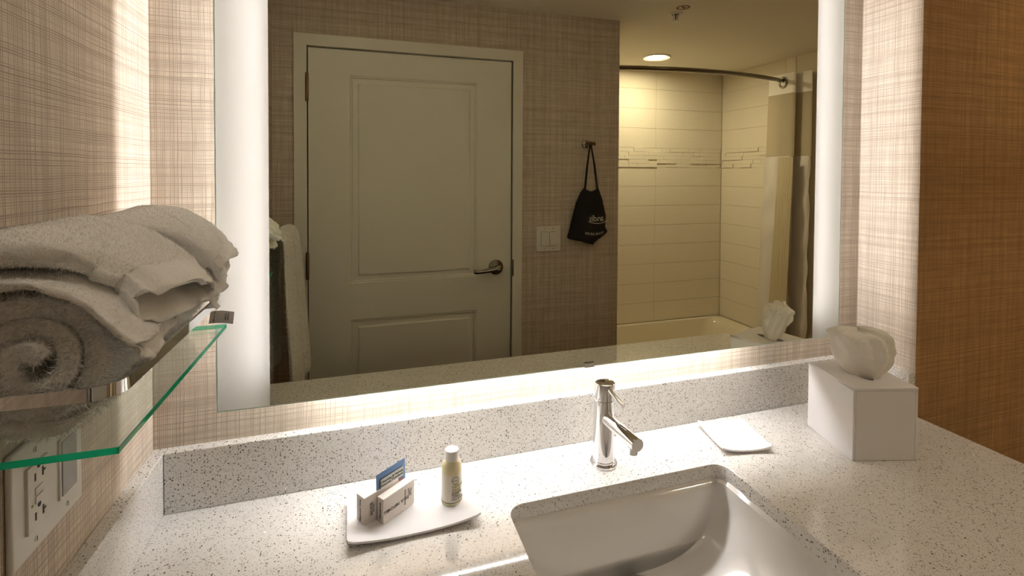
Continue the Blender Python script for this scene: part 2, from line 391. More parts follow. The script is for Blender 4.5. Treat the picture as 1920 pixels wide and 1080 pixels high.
# ------------------------------------------------------------------ door with its casing
def build_door():
    yf = YD - .004
    t = bpy.data.objects.new('door_1', None); t.location = (.56, YD, ZF); C.objects.link(t); t['kind'] = 'structure'
    x0, x1, z0, z1 = .1317, .9842, ZF + .01, 1.0625
    H1 = (.2908, .8255, .1029, .9596); H2 = (.2908, .8255, -.70, -.0485)
    rc = lambda a: [(a[0], a[2]), (a[1], a[2]), (a[1], a[3]), (a[0], a[3])]
    mt = Matrix(((1, 0, 0, 0), (0, 0, -1, yf - .02), (0, 1, 0, 0), (0, 0, 0, 1)))
    add('leaf', curve_mesh([rc((x0, x1, z0, z1)), rc(H1), rc(H2)], .02, mt), 'door_paint', t)
    for H in (H1, H2):
        bm = BM(); rings = []
        for ins, dp in ((0, .018), (0, 0), (.004, .0045), (.007, .003), (.011, .0095), (.031, .0085), (.0345, .002), (.037, .0015)):
            rings.append([bm.verts.new((x, yf - dp, z)) for x, z in rc((H[0] + ins, H[1] - ins, H[2] + ins, H[3] - ins))])
        for a, b in zip(rings, rings[1:]):
            for i in range(4): bm.faces.new((a[i], a[(i + 1) % 4], b[(i + 1) % 4], b[i]))
        bm.faces.new(rings[-1]); bm.faces.new(rings[0][::-1])
        add('panel', bm, 'door_paint', t)
    # casing
    c = struct('trim_1', .0811, .128, YD - .12, YD + .014, ZF, 1.0665, 'door_paint')
    c2 = struct('trim_2', .988, 1.0325, YD - .12, YD + .014, ZF, 1.0665, 'door_paint')
    c3 = struct('trim_3', .0811, 1.0325, YD - .12, YD + .014, 1.0668, 1.1122, 'door_paint')
    for c_ in (c, c2, c3): c_.data.materials[0] = MATS['door_paint']
    for za, zb in ((.8433, .9576), (.1331, .2429), (-.72, -.61)):
        bm = BM(); lathe(bm, [(.0, za), (.0045, za), (.0062, za + .003), (.0062, za + .014), (.0052, za + .0145), (.0062, za + .015), (.0062, zb - .015), (.0052, zb - .0145), (.0062, zb - .014), (.0062, zb - .003), (.0045, zb), (0, zb)], 14, Matrix.Translation((.1295, YD + .0195, 0)), cap=False)
        add('hinge', bm, 'bronze', t, True, 40)
    # lever handle
    lx, lz = .9136, .1389; bm = BM()
    lathe(bm, [(.0, 0), (.034, 0), (.034, .004), (.0325, .007), (.026, .010), (.018, .013), (.012, .016), (.0115, .04), (0, .04)], 32, axis_mtx((lx, yf, lz), (0, 1, 0)), False)
    add('rose', bm, 'dark_nickel', t, True, 35)
    bm = BM()
    path = [(lx + .012, .046), (lx, .048), (lx - .03, .047), (lx - .075, .046), (lx - .092, .044), (lx - .108, .034)]
    rings = []
    for i, (x, d) in enumerate(path):
        h = (.013, .0135, .0105, .009, .009, .008)[i]; zc = lz - (0, 0, .003, .008, .0095, .010)[i]
        rings.append([bm.verts.new((x, yf + d + a, zc + b)) for a, b in ((-.006, -h), (.004, -h), (.006, -h * .6), (.006, h * .6), (.004, h), (-.006, h))])
    for a, b in zip(rings, rings[1:]):
        for k in range(6): bm.faces.new((a[k], a[(k + 1) % 6], b[(k + 1) % 6], b[k]))
    bm.faces.new(rings[0]); bm.faces.new(rings[-1]); h = add('lever', bm, 'dark_nickel', t, True, 40)
    bm = BM(); lathe(bm, [(0, 0), (.006, 0), (.006, .002), (.0045, .002), (.0045, .001), (0, .001)], 20, axis_mtx((lx, yf + .054, lz), (0, 1, 0)), False); add('key_cylinder', bm, 'brushed', t)
    add('strike_plate', box(BM(), .9855, .9925, YD + .010, YD + .0155, .098, .172, .001), 'dark_nickel', t)
build_door()

# ------------------------------------------------------------------ recessed lamps
def downlight(name, x, y, m, label, r=.088):
    t = thing(name, (x, y, ZC), label, 'light')
    bm = BM(); lathe(bm, [(r * .74, 0), (r, 0), (r, -.004), (r * .93, -.0075), (r * .76, -.004), (r * .74, 0)], 40, Matrix.Translation((x, y, ZC)), False); add('trim_ring', bm, 'plastic_white', t, True, 30)
    bm = BM(); lathe(bm, [(0, -.0005), (r * .73, -.0005), (r * .6, -.0035), (0, -.005)], 40, Matrix.Translation((x, y, ZC)), False); add('lens', bm, m, t, True)
downlight('recessed_downlight', 2.1229, -1.8926, 'lamp_tub', 'round recessed ceiling downlight glowing above the bathtub')
downlight('recessed_downlight', .27, -.62, 'fill_vanity', 'unseen round recessed ceiling downlight added as ambient fill above the vanity counter')  # out of view, added for ambient light on the left wall and towels
downlight('recessed_downlight', 2.2, -.55, 'fill_toilet', 'unseen round recessed ceiling downlight added as warm fill in the alcove beside the vanity')  # added out of view to light the alcove wall warmly

# ------------------------------------------------------------------ counter, splashes, sink
SX0, SX1, SY0, SY1 = .564, 1.004, -.485, -.163
def build_counter():
    hole = rrect(SX0, SX1, SY0, SY1, .028, 7)
    me = curve_mesh([[(.0005, CF), (XR - .0005, CF), (XR - .0005, -.0005), (.0005, -.0005)], hole], .0145, Matrix.Translation((0, 0, -.0155)), .001)
    o = add('countertop', me, 'quartz'); tag(o, 'speckled pale quartz vanity countertop with a rectangular sink cutout', 'countertop')
    o = add('backsplash', box(BM(), TS + .0008, XR - TS - .0008, -TS, -.0003, .0003, HS, .0012), 'quartz'); tag(o, 'long speckled quartz backsplash along the wall under the lit mirror', 'backsplash', 'quartz splashes around the counter')
    o = add('backsplash', box(BM(), .0003, TS, CF, -.0003, .0003, HS, .0012), 'quartz'); tag(o, 'speckled quartz side splash along the left wall under the outlet', 'backsplash', 'quartz splashes around the counter')
    o = add('backsplash', box(BM(), XR - TS, XR - .0003, YR, -.0003, .0003, HS, .0012), 'quartz'); tag(o, 'short speckled quartz side splash behind the tissue box on the right', 'backsplash', 'quartz splashes around the counter')
    # apron front and cabinet body below, so that the counter is carried
    t = thing('vanity_cabinet', (.78, -.3, ZF), 'plain brown vanity cabinet under the quartz countertop', 'cabinet')
    add('body', box(BM(), .02, XR - .02, CF + .05, -.02, ZF + .1, -.19), 'bronze_wood', t)
    add('toe_kick', box(BM(), .03, XR - .03, CF + .11, -.02, ZF, ZF + .1), 'bronze_wood', t)
    add('apron', box(BM(), .02, XR - .02, CF + .04, CF + .07, -.19, -.0316), 'bronze_wood', t)
    for k in range(3):
        xa = .03 + k * .503; d = add('door', box(BM(), xa, xa + .495, CF + .03, CF + .05, ZF + .11, -.2, .002), 'bronze_wood', t)
        add('handle', box(BM(), xa + .24, xa + .255, CF + .015, CF + .03, -.42, -.28, .003), 'chrome', d)
mat('bronze_wood', srgb(92, 64, 44), .5)
build_counter()
def build_sink():
    t = thing('undermount_sink', (.784, -.324, -.03), 'white porcelain undermount sink with a rounded rectangular bowl', 'sink')
    bm = BM(); rings = []
    cx, cy = (SX0 + SX1) / 2, (SY0 + SY1) / 2; hx, hy = (SX1 - SX0) / 2, (SY1 - SY0) / 2
    N = 8
    prof = [(.022, .022, -.0318), (.004, .004, -.0318), (.002, .002, -.0345)]
    D_ = .122; K = 22
    for k in range(K + 1):
        d = D_ * math.sin(k / K * PI / 2) ** 1.0; q = d / D_
        fx = (1 - min(q, .9999) ** 2.) ** .36
        prof.append((hx * (fx - 1) - .001, -.001 - .022 * q, -.036 - d))
    for i, (gx, gy, z) in enumerate(prof):
        ax_, ay_ = hx + gx, hy + gy
        rings.append([bm.verts.new((x, y, z)) for x, y in rrect(cx - ax_, cx + ax_, cy - ay_, cy + ay_, max(.0004, min(.028 * (1 - .55 * max(0, i - 3) / K), ax_ * .6)), N)])
    m_ = len(rings[0])
    for a, b in zip(rings, rings[1:]):
        for i in range(m_): bm.faces.new((a[i], a[(i + 1) % m_], b[(i + 1) % m_], b[i]))
    last = rings[-1]; c = bm.verts.new((cx, cy, -.165))
    for i in range(m_): bm.faces.new((last[i], last[(i + 1) % m_], c))
    bmesh.ops.recalc_face_normals(bm, faces=bm.faces)
    me = bpy.data.meshes.new('bowl'); bm.to_mesh(me); bm.free()
    o = add('bowl', me, 'porcelain', t, True, 60)
    so = o.modifiers.new('thick', 'SOLIDIFY'); so.thickness = .008; so.offset = -1
    bm = BM(); lathe(bm, [(0, 0), (.03, 0), (.03, .003), (.024, .004), (.02, .001), (0, .0015)], 32, Matrix.Translation((cx, cy, -.1645)), False); add('drain', bm, 'chrome', t, True, 40)
build_sink()

# ------------------------------------------------------------------ backlit mirror
def build_mirror():
    x0, x1, z0, z1 = .1126, 1.4175, .1822, 1.12
    bi0, bi1 = .188, 1.3378
    t = thing('vanity_mirror', (.765, 0, z0), 'large backlit wall mirror with frosted glowing side bands over the counter', 'mirror')
    yb, yf = -M + .005, -M
    add('mirror_glass', box(BM(), bi0, bi1, yf, yb, z0, z1), 'mirror', t)
    for a, b in ((x0, bi0), (bi1, x1)):
        bm = BM()   # frosted sheet with a turned-back polished rim
        v = [bm.verts.new(p) for p in ((a, yf, z0), (b, yf, z0), (b, yf, z1), (a, yf, z1))]
        bm.faces.new(v); me = bpy.data.meshes.new('frosted_band'); bm.to_mesh(me); bm.free()
        add('frosted_band', me, 'frosted_glass', t)
    e = .0018
    for a, b, c, d in ((x0 - e, x0, z0 - e, z1), (x1, x1 + e, z0 - e, z1), (x0, x1, z0 - e, z0)):
        add('polished_edge', box(BM(), a, b, yf - .0003, yb, c, d), 'glass_edge', t)
    add('chassis', box(BM(), bi0, bi1, yb, -.0005, .218, z1 - .05), 'chassis', t)
    for x, s in ((bi0, -1), (bi1, 1)):
        a, b = (x - .004, x - .0002) if s < 0 else (x + .0002, x + .004)
        add('light_strip', box(BM(), a, b, -.036, -.024, .225, z1 - .055), 'led_side', t)
    add('light_strip', box(BM(), .25, 1.18, -.042, -.022, .2135, .2178), 'led_bottom', t)
    add('light_strip', box(BM(), bi0 + .02, bi1 - .02, -.042, -.022, z1 - .0498, z1 - .0455), 'fill_top', t)  # unseen top strip, added to brighten the ceiling and its bounce
    bm = BM(); box(bm, .752, .774, yf - .003, yb, z0 - .003, z0 + .007, .001); add('clip', bm, 'chrome', t)
build_mirror()

# ------------------------------------------------------------------ faucet
def build_faucet():
    fx, fy = .7815, -.0989
    t = thing('basin_faucet', (fx, fy, 0), 'polished chrome single-lever basin faucet behind the sink', 'faucet')
    T_ = Matrix.Translation((fx, fy, 0))
    add('base_ring', lathe(BM(), [(0, .0003), (.0265, .0003), (.0265, .0045), (.025, .0065), (.0225, .0068), (.0222, .010), (0, .010)], 48, T_, False), 'chrome', t, True, 35)
    add('body', lathe(BM(), [(0, .0068), (.0212, .0068), (.0203, .03), (.0198, .09), (.0198, .1265), (.019, .1275), (0, .1275)], 48, T_, False), 'chrome', t, True, 35)
    tilt = Matrix.Translation((fx, fy, .129)) @ Matrix.Rotation(math.radians(4), 4, 'X')
    add('handle_cap', lathe(BM(), [(0, 0), (.0195, 0), (.0201, .001), (.0201, .030), (.0195, .0325), (.016, .0345), (.008, .0352), (0, .0353)], 48, tilt, False), 'chrome', t, True, 30)
    p0, p1 = Vector((fx, fy - .017, .153)), Vector((fx + .006, fy - .062, .139))
    add('lever', tube(BM(), [p0, p0.lerp(p1, .1), p0.lerp(p1, .97), p1], [.0042, .0042, .0047, .0042], 20), 'chrome', t, True, 40)
    z = .0965
    add('spout', tube(BM(), [(fx, fy - .014, z - .003), (fx + .001, fy - .118, z + .002), (fx + .001, fy - .1195, z + .002)], [.0118, .0118, .0112], 32), 'chrome', t, True, 40)
    add('aerator', lathe(BM(), [(0, 0), (.0085, 0), (.0085, .012), (0, .012)], 28, Matrix.Translation((fx + .001, fy - .104, z - .020)), False), 'chrome', t, True, 40)
build_faucet()

# ------------------------------------------------------------------ tissue box cover and tissue
def build_tissue():
    A, B, D = Vector((1.2530, -.2367)), Vector((1.3800, -.2709)), Vector((1.2800, -.1121))
    ux = (B - A).normalized(); uy = Vector((-ux.y, ux.x)); W, L, H = (B - A).length, .137, .1445
    mt = Matrix(((ux.x, uy.x, 0, A.x), (ux.y, uy.y, 0, A.y), (0, 0, 1, .0004), (0, 0, 0, 1)))
    o0 = A + ux * W / 2 + uy * L / 2
    t = thing('tissue_box_cover', (o0.x, o0.y, 0), 'white frosted acrylic cube tissue box cover at the right end of the counter', 'tissue box')
    th = .005
    def pl(nm, *a):
        bm = BM(); box(bm, *a, .0006, 1); bmesh.ops.transform(bm, matrix=mt, verts=bm.verts); add(nm, bm, 'frosted_acrylic', t)
    pl('side_panel', 0, th, 0, L, 0, H - th); pl('side_panel', W - th, W, 0, L, 0, H - th)
    pl('side_panel', th, W - th, 0, th, 0, H - th); pl('side_panel', th, W - th, L - th, L, 0, H - th)
    oval = [(W / 2 + .013 * math.cos(k * PI / 12), L / 2 + .034 * math.sin(k * PI / 12)) for k in range(24)]
    me = curve_mesh([[(0, 0), (W, 0), (W, L), (0, L)], oval], th / 2, mt @ Matrix.Translation((0, 0, H - th / 2)))
    add('top_panel', me, 'frosted_acrylic', t)
    # tissue tuft: a folded sheet drawn out of the slot and blown open
    n, mrow = 72, 26; bm = BM(); rings = []
    Bd, Nd = Vector((.6, -.8, 0)), Vector((.8, .6, 0))
    for j in range(mrow + 1):
        f = j / mrow
        if f < .42: g = f / .42; rad = .016 + .033 * math.sin(g * PI / 2) ** .9; z = -.010 + .050 * g
        elif f < .72: g = (f - .42) / .30; rad = .049 + .002 * math.sin(g * PI); z = .040 + .030 * g
        else: g = (f - .72) / .28; rad = .049 * math.cos(g * PI / 2) ** .6 + .0006; z = .070 + .017 * math.sin(g * PI / 2)
        ring = []
        for i in range(n):
            a = 2 * PI * i / n; env = min(1, f * 1.4)
            pl = abs(math.sin(3.5 * a + 1.3 + 1.0 * f)) ** .6 * .13 - .08 + .07 * math.sin(9 * a + 4 * f)
            pl += .07 * math.sin(13 * a + 2 * f) * max(0, 1 - f * 1.25)
            k = 1 + env * pl + .12 * noise.noise((math.cos(a) * 1.6, math.sin(a) * 1.6, f * 3.2)) - .22 * env * (abs(noise.noise((math.cos(a) * 3.1 + 9, math.sin(a) * 3.1, f * 4.5))) - .2)
            xl = rad * k * math.cos(a) * 1.06 - .010 * f; yl = rad * k * math.sin(a) * (.50 + .1 * f) + .028 * f ** 1.3
            zz = z + env * (.007 * noise.noise((math.cos(a) * 2.2 + 5, math.sin(a) * 2.2, f * 2)) + .004 * math.sin(2 * a + 1))
            P_ = Bd * xl + Nd * yl + Vector((0, 0, zz)); dd = noise.voronoi((P_ + Vector((.3, .2, .1))) * 46)[0]   # paper creases
            P_ += (Bd * math.cos(a) + Nd * math.sin(a)) * env * .0085 * (min(dd[1] - dd[0], .6) - .25)
            ring.append(bm.verts.new(P_))
        rings.append(ring)
    for a, b in zip(rings, rings[1:]):
        for i in range(n): bm.faces.new((a[i], a[(i + 1) % n], b[(i + 1) % n], b[i]))
    bm.faces.new(rings[-1])
    c = A + ux * (W / 2 + .004) + uy * (L / 2 - .004)
    bmesh.ops.transform(bm, matrix=Matrix.Translation((c.x, c.y, H + .0004)), verts=bm.verts)
    o = add('tissue', bm, 'tissue', None, True, 24); tag(o, 'crumpled off-white tissue puffing out of the box cover', 'tissue')
build_tissue()

# ------------------------------------------------------------------ curved trays
def dish(name, c, ang, w_, d_, lift, label, group, cat, axis='x'):
    bm = BM(); nx, ny = 24, 14; th = .0035
    def surf(s, q):
        r = .006
        z = .0006 + lift * (abs(s) ** 2.4 if axis == 'x' else abs(q) ** 2.4) + .003 * (abs(q) ** 3 if axis == 'x' else abs(s) ** 3)
        return z
    top = []; bot = []
    for i in range(nx + 1):
        for j in range(ny + 1):
            s, q = -1 + 2 * i / nx, -1 + 2 * j / ny
            x, y = s * w_ / 2, q * d_ / 2
            if abs(s) > .93 and abs(q) > .9: x *= .985; y *= .975
            z = surf(s, q); bot.append(bm.verts.new((x, y, z))); top.append(bm.verts.new((x, y, z + th)))
    I = lambda i, j: i * (ny + 1) + j
    for i in range(nx):
        for j in range(ny):
            bm.faces.new((top[I(i, j)], top[I(i + 1, j)], top[I(i + 1, j + 1)], top[I(i, j + 1)])); bm.faces.new((bot[I(i, j)], bot[I(i, j + 1)], bot[I(i + 1, j + 1)], bot[I(i + 1, j)]))
    per = [I(i, 0) for i in range(nx + 1)] + [I(nx, j) for j in range(1, ny + 1)] + [I(i, ny) for i in range(nx - 1, -1, -1)] + [I(0, j) for j in range(ny - 1, 0, -1)]
    for a, b in zip(per, per[1:] + per[:1]): bm.faces.new((bot[a], bot[b], top[b], top[a]))
    bmesh.ops.transform(bm, matrix=Matrix.Translation((c[0], c[1], 0)) @ Matrix.Rotation(ang, 4, 'Z'), verts=bm.verts)
    o = add(name, bm, 'frosted_acrylic', None, True, 40); tag(o, label, cat, group)
dish('amenity_tray', (.412, -.133), math.radians(1), .207, .113, .009, 'wide curved frosted white tray carrying the soaps and lotion', 'frosted curved trays', 'tray')
dish('soap_dish', (1.088, -.1005), math.radians(-12.), .106, .112, .007, 'small empty curved frosted white soap dish beside the faucet', 'frosted curved trays', 'soap dish')

# ------------------------------------------------------------------ soaps, sachet, bottle
TZ = .0044
def soap(p, ang, L, W, H, tilt, label, face, small, end):
    t = thing('soap_box', (p[0], p[1], TZ), label, 'soap box', 'boxed soaps on the tray')
    mt = Matrix.Translation((p[0], p[1], TZ)) @ Matrix.Rotation(ang, 4, 'Z') @ Matrix.Rotation(tilt, 4, 'X')
    bm = BM(); box(bm, 0, L, 0, W, 0, H, .0005, 1); bmesh.ops.transform(bm, matrix=mt, verts=bm.verts); add('carton', bm, 'paper_white', t)
    def pr(s, size, fr, **k):
        me = text_mesh(s, size, **k); me.transform(mt @ fr); add('lettering', me, 'print_black', t)
    X, Y, Z = Vector((1, 0, 0)), Vector((0, 1, 0)), Vector((0, 0, 1))
    for s, size, pos, rot in face: pr(s, size, frame(pos, rot[0], rot[1]))
    pr(end[0], end[1], frame((-.0004, W / 2, H / 2), end[2], end[3]))
    return t
e = .0004
soap((.3638, -.1547), math.radians(37.5), .0665, .0150, .0410, 0, 'white soap carton printed with one large upside-down word, leaning nearest the bottle',
     [('PAUL MITCHELL', .0072, (.026, -e, .0185), ((-1, 0, 0), (0, 0, -1))), ('Body Bar Soap', .0042, (.0455, -e, .0205), ((0, 0, -1), (1, 0, 0))), ('Savon pour\nle corps\nNet Wt. 1.0 oz', .0028, (.0555, -e, .0235), ((0, 0, -1), (1, 0, 0)))], None,
     ('PAUL MITCHELL', .0038, (0, 0, -1), (0, -1, 0)))
soap((.3345, -.1515), math.radians(33.), .0665, .0210, .0465, 0, 'white soap carton with fine print, at the left edge of the tray',
     [('Facial Cleansing Bar', .0036, (.0265, -e, .0235), ((0, 0, -1), (1, 0, 0))), ('Savon Pain\nNettoyant Visage\nNet Wt. 0.75 oz', .0030, (.0145, -e, .0235), ((0, 0, -1), (1, 0, 0)))], None,
     ('PAUL MITCHELL', .0050, (0, 0, -1), (0, -1, 0)))
def sachet():
    a = Vector((.3545, -.1385, TZ)); d = Vector((.791, .611, 0)); n = Vector((.611, -.791, 0)); upv = Vector((-.02, .03, 1)).normalized()
    W, H = .0615, .071
    t = thing('wipe_sachet', (a.x + d.x * W / 2, a.y + d.y * W / 2, TZ), 'blue makeup remover sachet standing between the two soap cartons', 'sachet')
    mt = frame(a, d, upv)
    bm = BM(); nx, ny = 12, 12; fr = []; bk = []
    for i in range(nx + 1):
        for j in range(ny + 1):
            s, q = i / nx, j / ny; bul = .0014 * (math.sin(PI * s) * math.sin(PI * q)) ** .5 + .0002
            fr.append(bm.verts.new((s * W, q * H, bul))); bk.append(bm.verts.new((s * W, q * H, -bul)))
    I = lambda i, j: i * (ny + 1) + j
    for i in range(nx):
        for j in range(ny):
            bm.faces.new((fr[I(i, j)], fr[I(i + 1, j)], fr[I(i + 1, j + 1)], fr[I(i, j + 1)])); bm.faces.new((bk[I(i, j)], bk[I(i, j + 1)], bk[I(i + 1, j + 1)], bk[I(i + 1, j)]))
    per = [I(i, 0) for i in range(nx + 1)] + [I(nx, j) for j in range(1, ny + 1)] + [I(i, ny) for i in range(nx - 1, -1, -1)] + [I(0, j) for j in range(ny - 1, 0, -1)]
    for p, q in zip(per, per[1:] + per[:1]): bm.faces.new((bk[p], bk[q], fr[q], fr[p]))
    bmesh.ops.transform(bm, matrix=mt, verts=bm.verts); add('pouch', bm, 'sachet_blue', t, True, 40)
    def flat(nm, x0, x1, y0, y1, z, m):
        bm = BM(); box(bm, x0, x1, y0, y1, z, z + .0002); bmesh.ops.transform(bm, matrix=mt, verts=bm.verts); add(nm, bm, m, t)
    flat('label_shadow', .006, .054, .0445, .0615, .0016, 'print_black'); flat('label_panel', .0075, .0555, .0445, .0605, .0018, 'sachet_label')
    me = text_mesh('Cleansing & Makeup\nRemover Towelette', .0058, line=.9); me.transform(mt @ Matrix.Translation((.0315, .0525, .0022))); add('lettering', me, 'print_black', t)
    me = text_mesh('with aloe and vitamin E', .003); me.transform(mt @ Matrix.Translation((.03, .0395, .0018))); add('lettering', me, 'sachet_label', t)
    bm = BM(); lathe(bm, [(0, 0), (.008, 0), (.008, .0002), (0, .0002)], 24, mt @ Matrix.Translation((.050, .034, .0016)), False); add('picture', bm, 'skin_print', t)
sachet()
def bottle():
    bx, by = .4775, -.1290
    t = thing('lotion_bottle', (bx, by, TZ), 'small cream lotion bottle with white cap on the tray', 'bottle')
    T_ = Matrix.Translation((bx, by, TZ))
    prof = [(0, 0), (.0155, 0), (.0172, .0015), (.0176, .004), (.0178, .012), (.0174, .03), (.0171, .05), (.0170, .058), (.0165, .064), (.0150, .069), (.0132, .0722), (.0124, .0735), (0, .0735)]
    add('body', lathe(BM(), prof, 40, T_, False), 'bottle', t, True, 50)
    lab = [(.01785, .0085), (.0179, .012), (.0175, .03), (.0172, .05), (.01715, .0535)]
    add('label', lathe(BM(), lab, 40, T_, False), 'bottle_label', t, True)
    add('cap', lathe(BM(), [(0, .0735), (.0118, .0735), (.0120, .0745), (.0116, .0890), (.0110, .0900), (0, .0902)], 40, T_, False), 'cap', t, True, 40)
    facing = math.atan2(-.9426 - by, .3288 - bx) + .02
    def wrap(me, z, m):
        for v in me.vertices:
            a = facing + v.co.x / .0175; zz = z + v.co.y; r = .0183 + v.co.z
            v.co = (bx + r * math.cos(a), by + r * math.sin(a), TZ + zz)
        add('lettering', me, m, t)
    wrap(text_mesh('LEMON\nSAGE', .0068, 'LEFT', line=.95), .0325, 'print_lemon')
    wrap(text_mesh('energizing\nBODY\nLOTION', .0044, 'LEFT', line=.85), .0215, 'print_black')
    wrap(text_mesh('PAUL MITCHELL', .0036, 'LEFT'), .0135, 'print_black')
    wrap(text_mesh('tea tree', .0028, 'LEFT'), .0455, 'print_black')
    # round emblem
    ring = curve_mesh([[(.0062 * math.cos(k * PI / 16) + .006, .0062 * math.sin(k * PI / 16)) for k in range(32)], [(.0056 * math.cos(k * PI / 16) + .006, .0056 * math.sin(k * PI / 16)) for k in range(32)]], .0001)
    wrap(ring, .0455, 'print_black')
    add('band', lathe(BM(), [(.0180, .0075), (.0182, .0075), (.0182, .0083), (.0180, .0083)], 40, T_, False), 'print_black', t)
bottle()

# ------------------------------------------------------------------ glass shelf with rail
GX, GY0, GY1, GZ = .133, -.452, -.10, .330
def build_shelf():
    t = thing('glass_shelf', (0, -.28, GZ), 'clear glass wall shelf with chrome rail holding the towels', 'shelf')
    bm = BM(); box(bm, .0005, GX, GY0, GY1, GZ - .006, GZ, .0004, 1)
    bmesh.ops.recalc_face_normals(bm, faces=bm.faces)
    for f in bm.faces: f.material_index = 0 if abs(f.normal.z) > .9 else 1
    add('glass_panel', bm, 'clear_glass', t, mats2=['green_glass_edge'])
    r = .022; zc = .3755; xo = GX - .003; ya, yb = GY0 + .006, GY1 - .012
    pts = [(.004, ya, zc), (xo - r, ya, zc)] + [(xo - r + r * math.sin(a), ya + r - r * math.cos(a), zc) for a in [PI / 2 * k / 8 for k in range(1, 8)]] + [(xo, ya + r, zc)]
    pts += [(xo, yb - r, zc)] + [(xo - r + r * math.cos(a), yb - r + r * math.sin(a), zc) for a in [PI / 2 * k / 8 for k in range(1, 8)]] + [(xo - r, yb, zc), (.004, yb, zc)]
    add('rail', tube(BM(), pts, 0, rect=(.0018, .0058)), 'chrome', t, True, 40)
    for y in (ya, yb):
        add('wall_mount', lathe(BM(), [(0, 0), (.014, 0), (.014, .006), (.012, .008), (0, .008)], 28, axis_mtx((0.0003, y, zc), (1, 0, 0)), False), 'chrome', t, True, 40)
        add('clamp', box(BM(), .0005, .03, y - .008, y + .008, GZ - .010, GZ + .006, .002), 'chrome', t, True, 40)
build_shelf()

# ------------------------------------------------------------------ towels on the shelf
def rolled_towel():
    cx, cz, y0, y1 = .0635, GZ + .0685, -.425, -.125
    n, ny = 190, 16; th = .0155; r0, r1 = .010, .059
    turns = 2.75; a_end = -PI * .30
    V = []; F = []
    for j in range(ny + 1):
        fy = j / ny; y = y0 + (y1 - y0) * fy
        for i in range(n + 1):
            f = i / n; a = a_end - (1 - f) * turns * 2 * PI + .05 * math.sin(3 * fy)
            r = r0 + (r1 - r0) * f
            wob = 1 + .05 * noise.noise((math.cos(a) * 1.5, math.sin(a) * 1.5, fy * 3 + f * 2))
            ye = y + .008 * noise.noise((a * .5, f * 3, 3.)) * (1 - fy) - .010 * (1 - f) * (1 - fy)
            for s in (-.5, .5):
                rr = (r + s * th * (1 if f < .97 else (1 - f) / .03 * .8 + .2)) * wob
                x = cx + rr * math.cos(a) * 1.0; z = cz + rr * math.sin(a) * 1.03
                z = max(z, GZ + .0045); x = min(max(x, .004), .1265)
                V.append((x, ye, z))
    w2 = (n + 1) * 2; I = lambda j, i, s: j * w2 + i * 2 + s
    for j in range(ny):
        for i in range(n):
            F += [(I(j, i, 1), I(j, i + 1, 1), I(j + 1, i + 1, 1), I(j + 1, i, 1)), (I(j, i, 0), I(j + 1, i, 0), I(j + 1, i + 1, 0), I(j, i + 1, 0))]
        for i in (0, n): F.append((I(j, i, 0), I(j, i, 1), I(j + 1, i, 1), I(j + 1, i, 0)))
    for i in range(n):
        F.append((I(0, i, 0), I(0, i + 1, 0), I(0, i + 1, 1), I(0, i, 1))); F.append((I(ny, i, 0), I(ny, i, 1), I(ny, i + 1, 1), I(ny, i + 1, 0)))
    bm = BM(); me = mesh_from(V, F); bm.from_mesh(me); bmesh.ops.recalc_face_normals(bm, faces=bm.faces); bm.to_mesh(me); bm.free()
    me = fuzz(me, 170000, .0034, .0009)
    o = add('rolled_bath_towel', me, 'towel', None, True); tag(o, 'thick white bath towel rolled into a spiral on the glass shelf', 'towel', 'towels on the glass shelf')
rolled_towel()
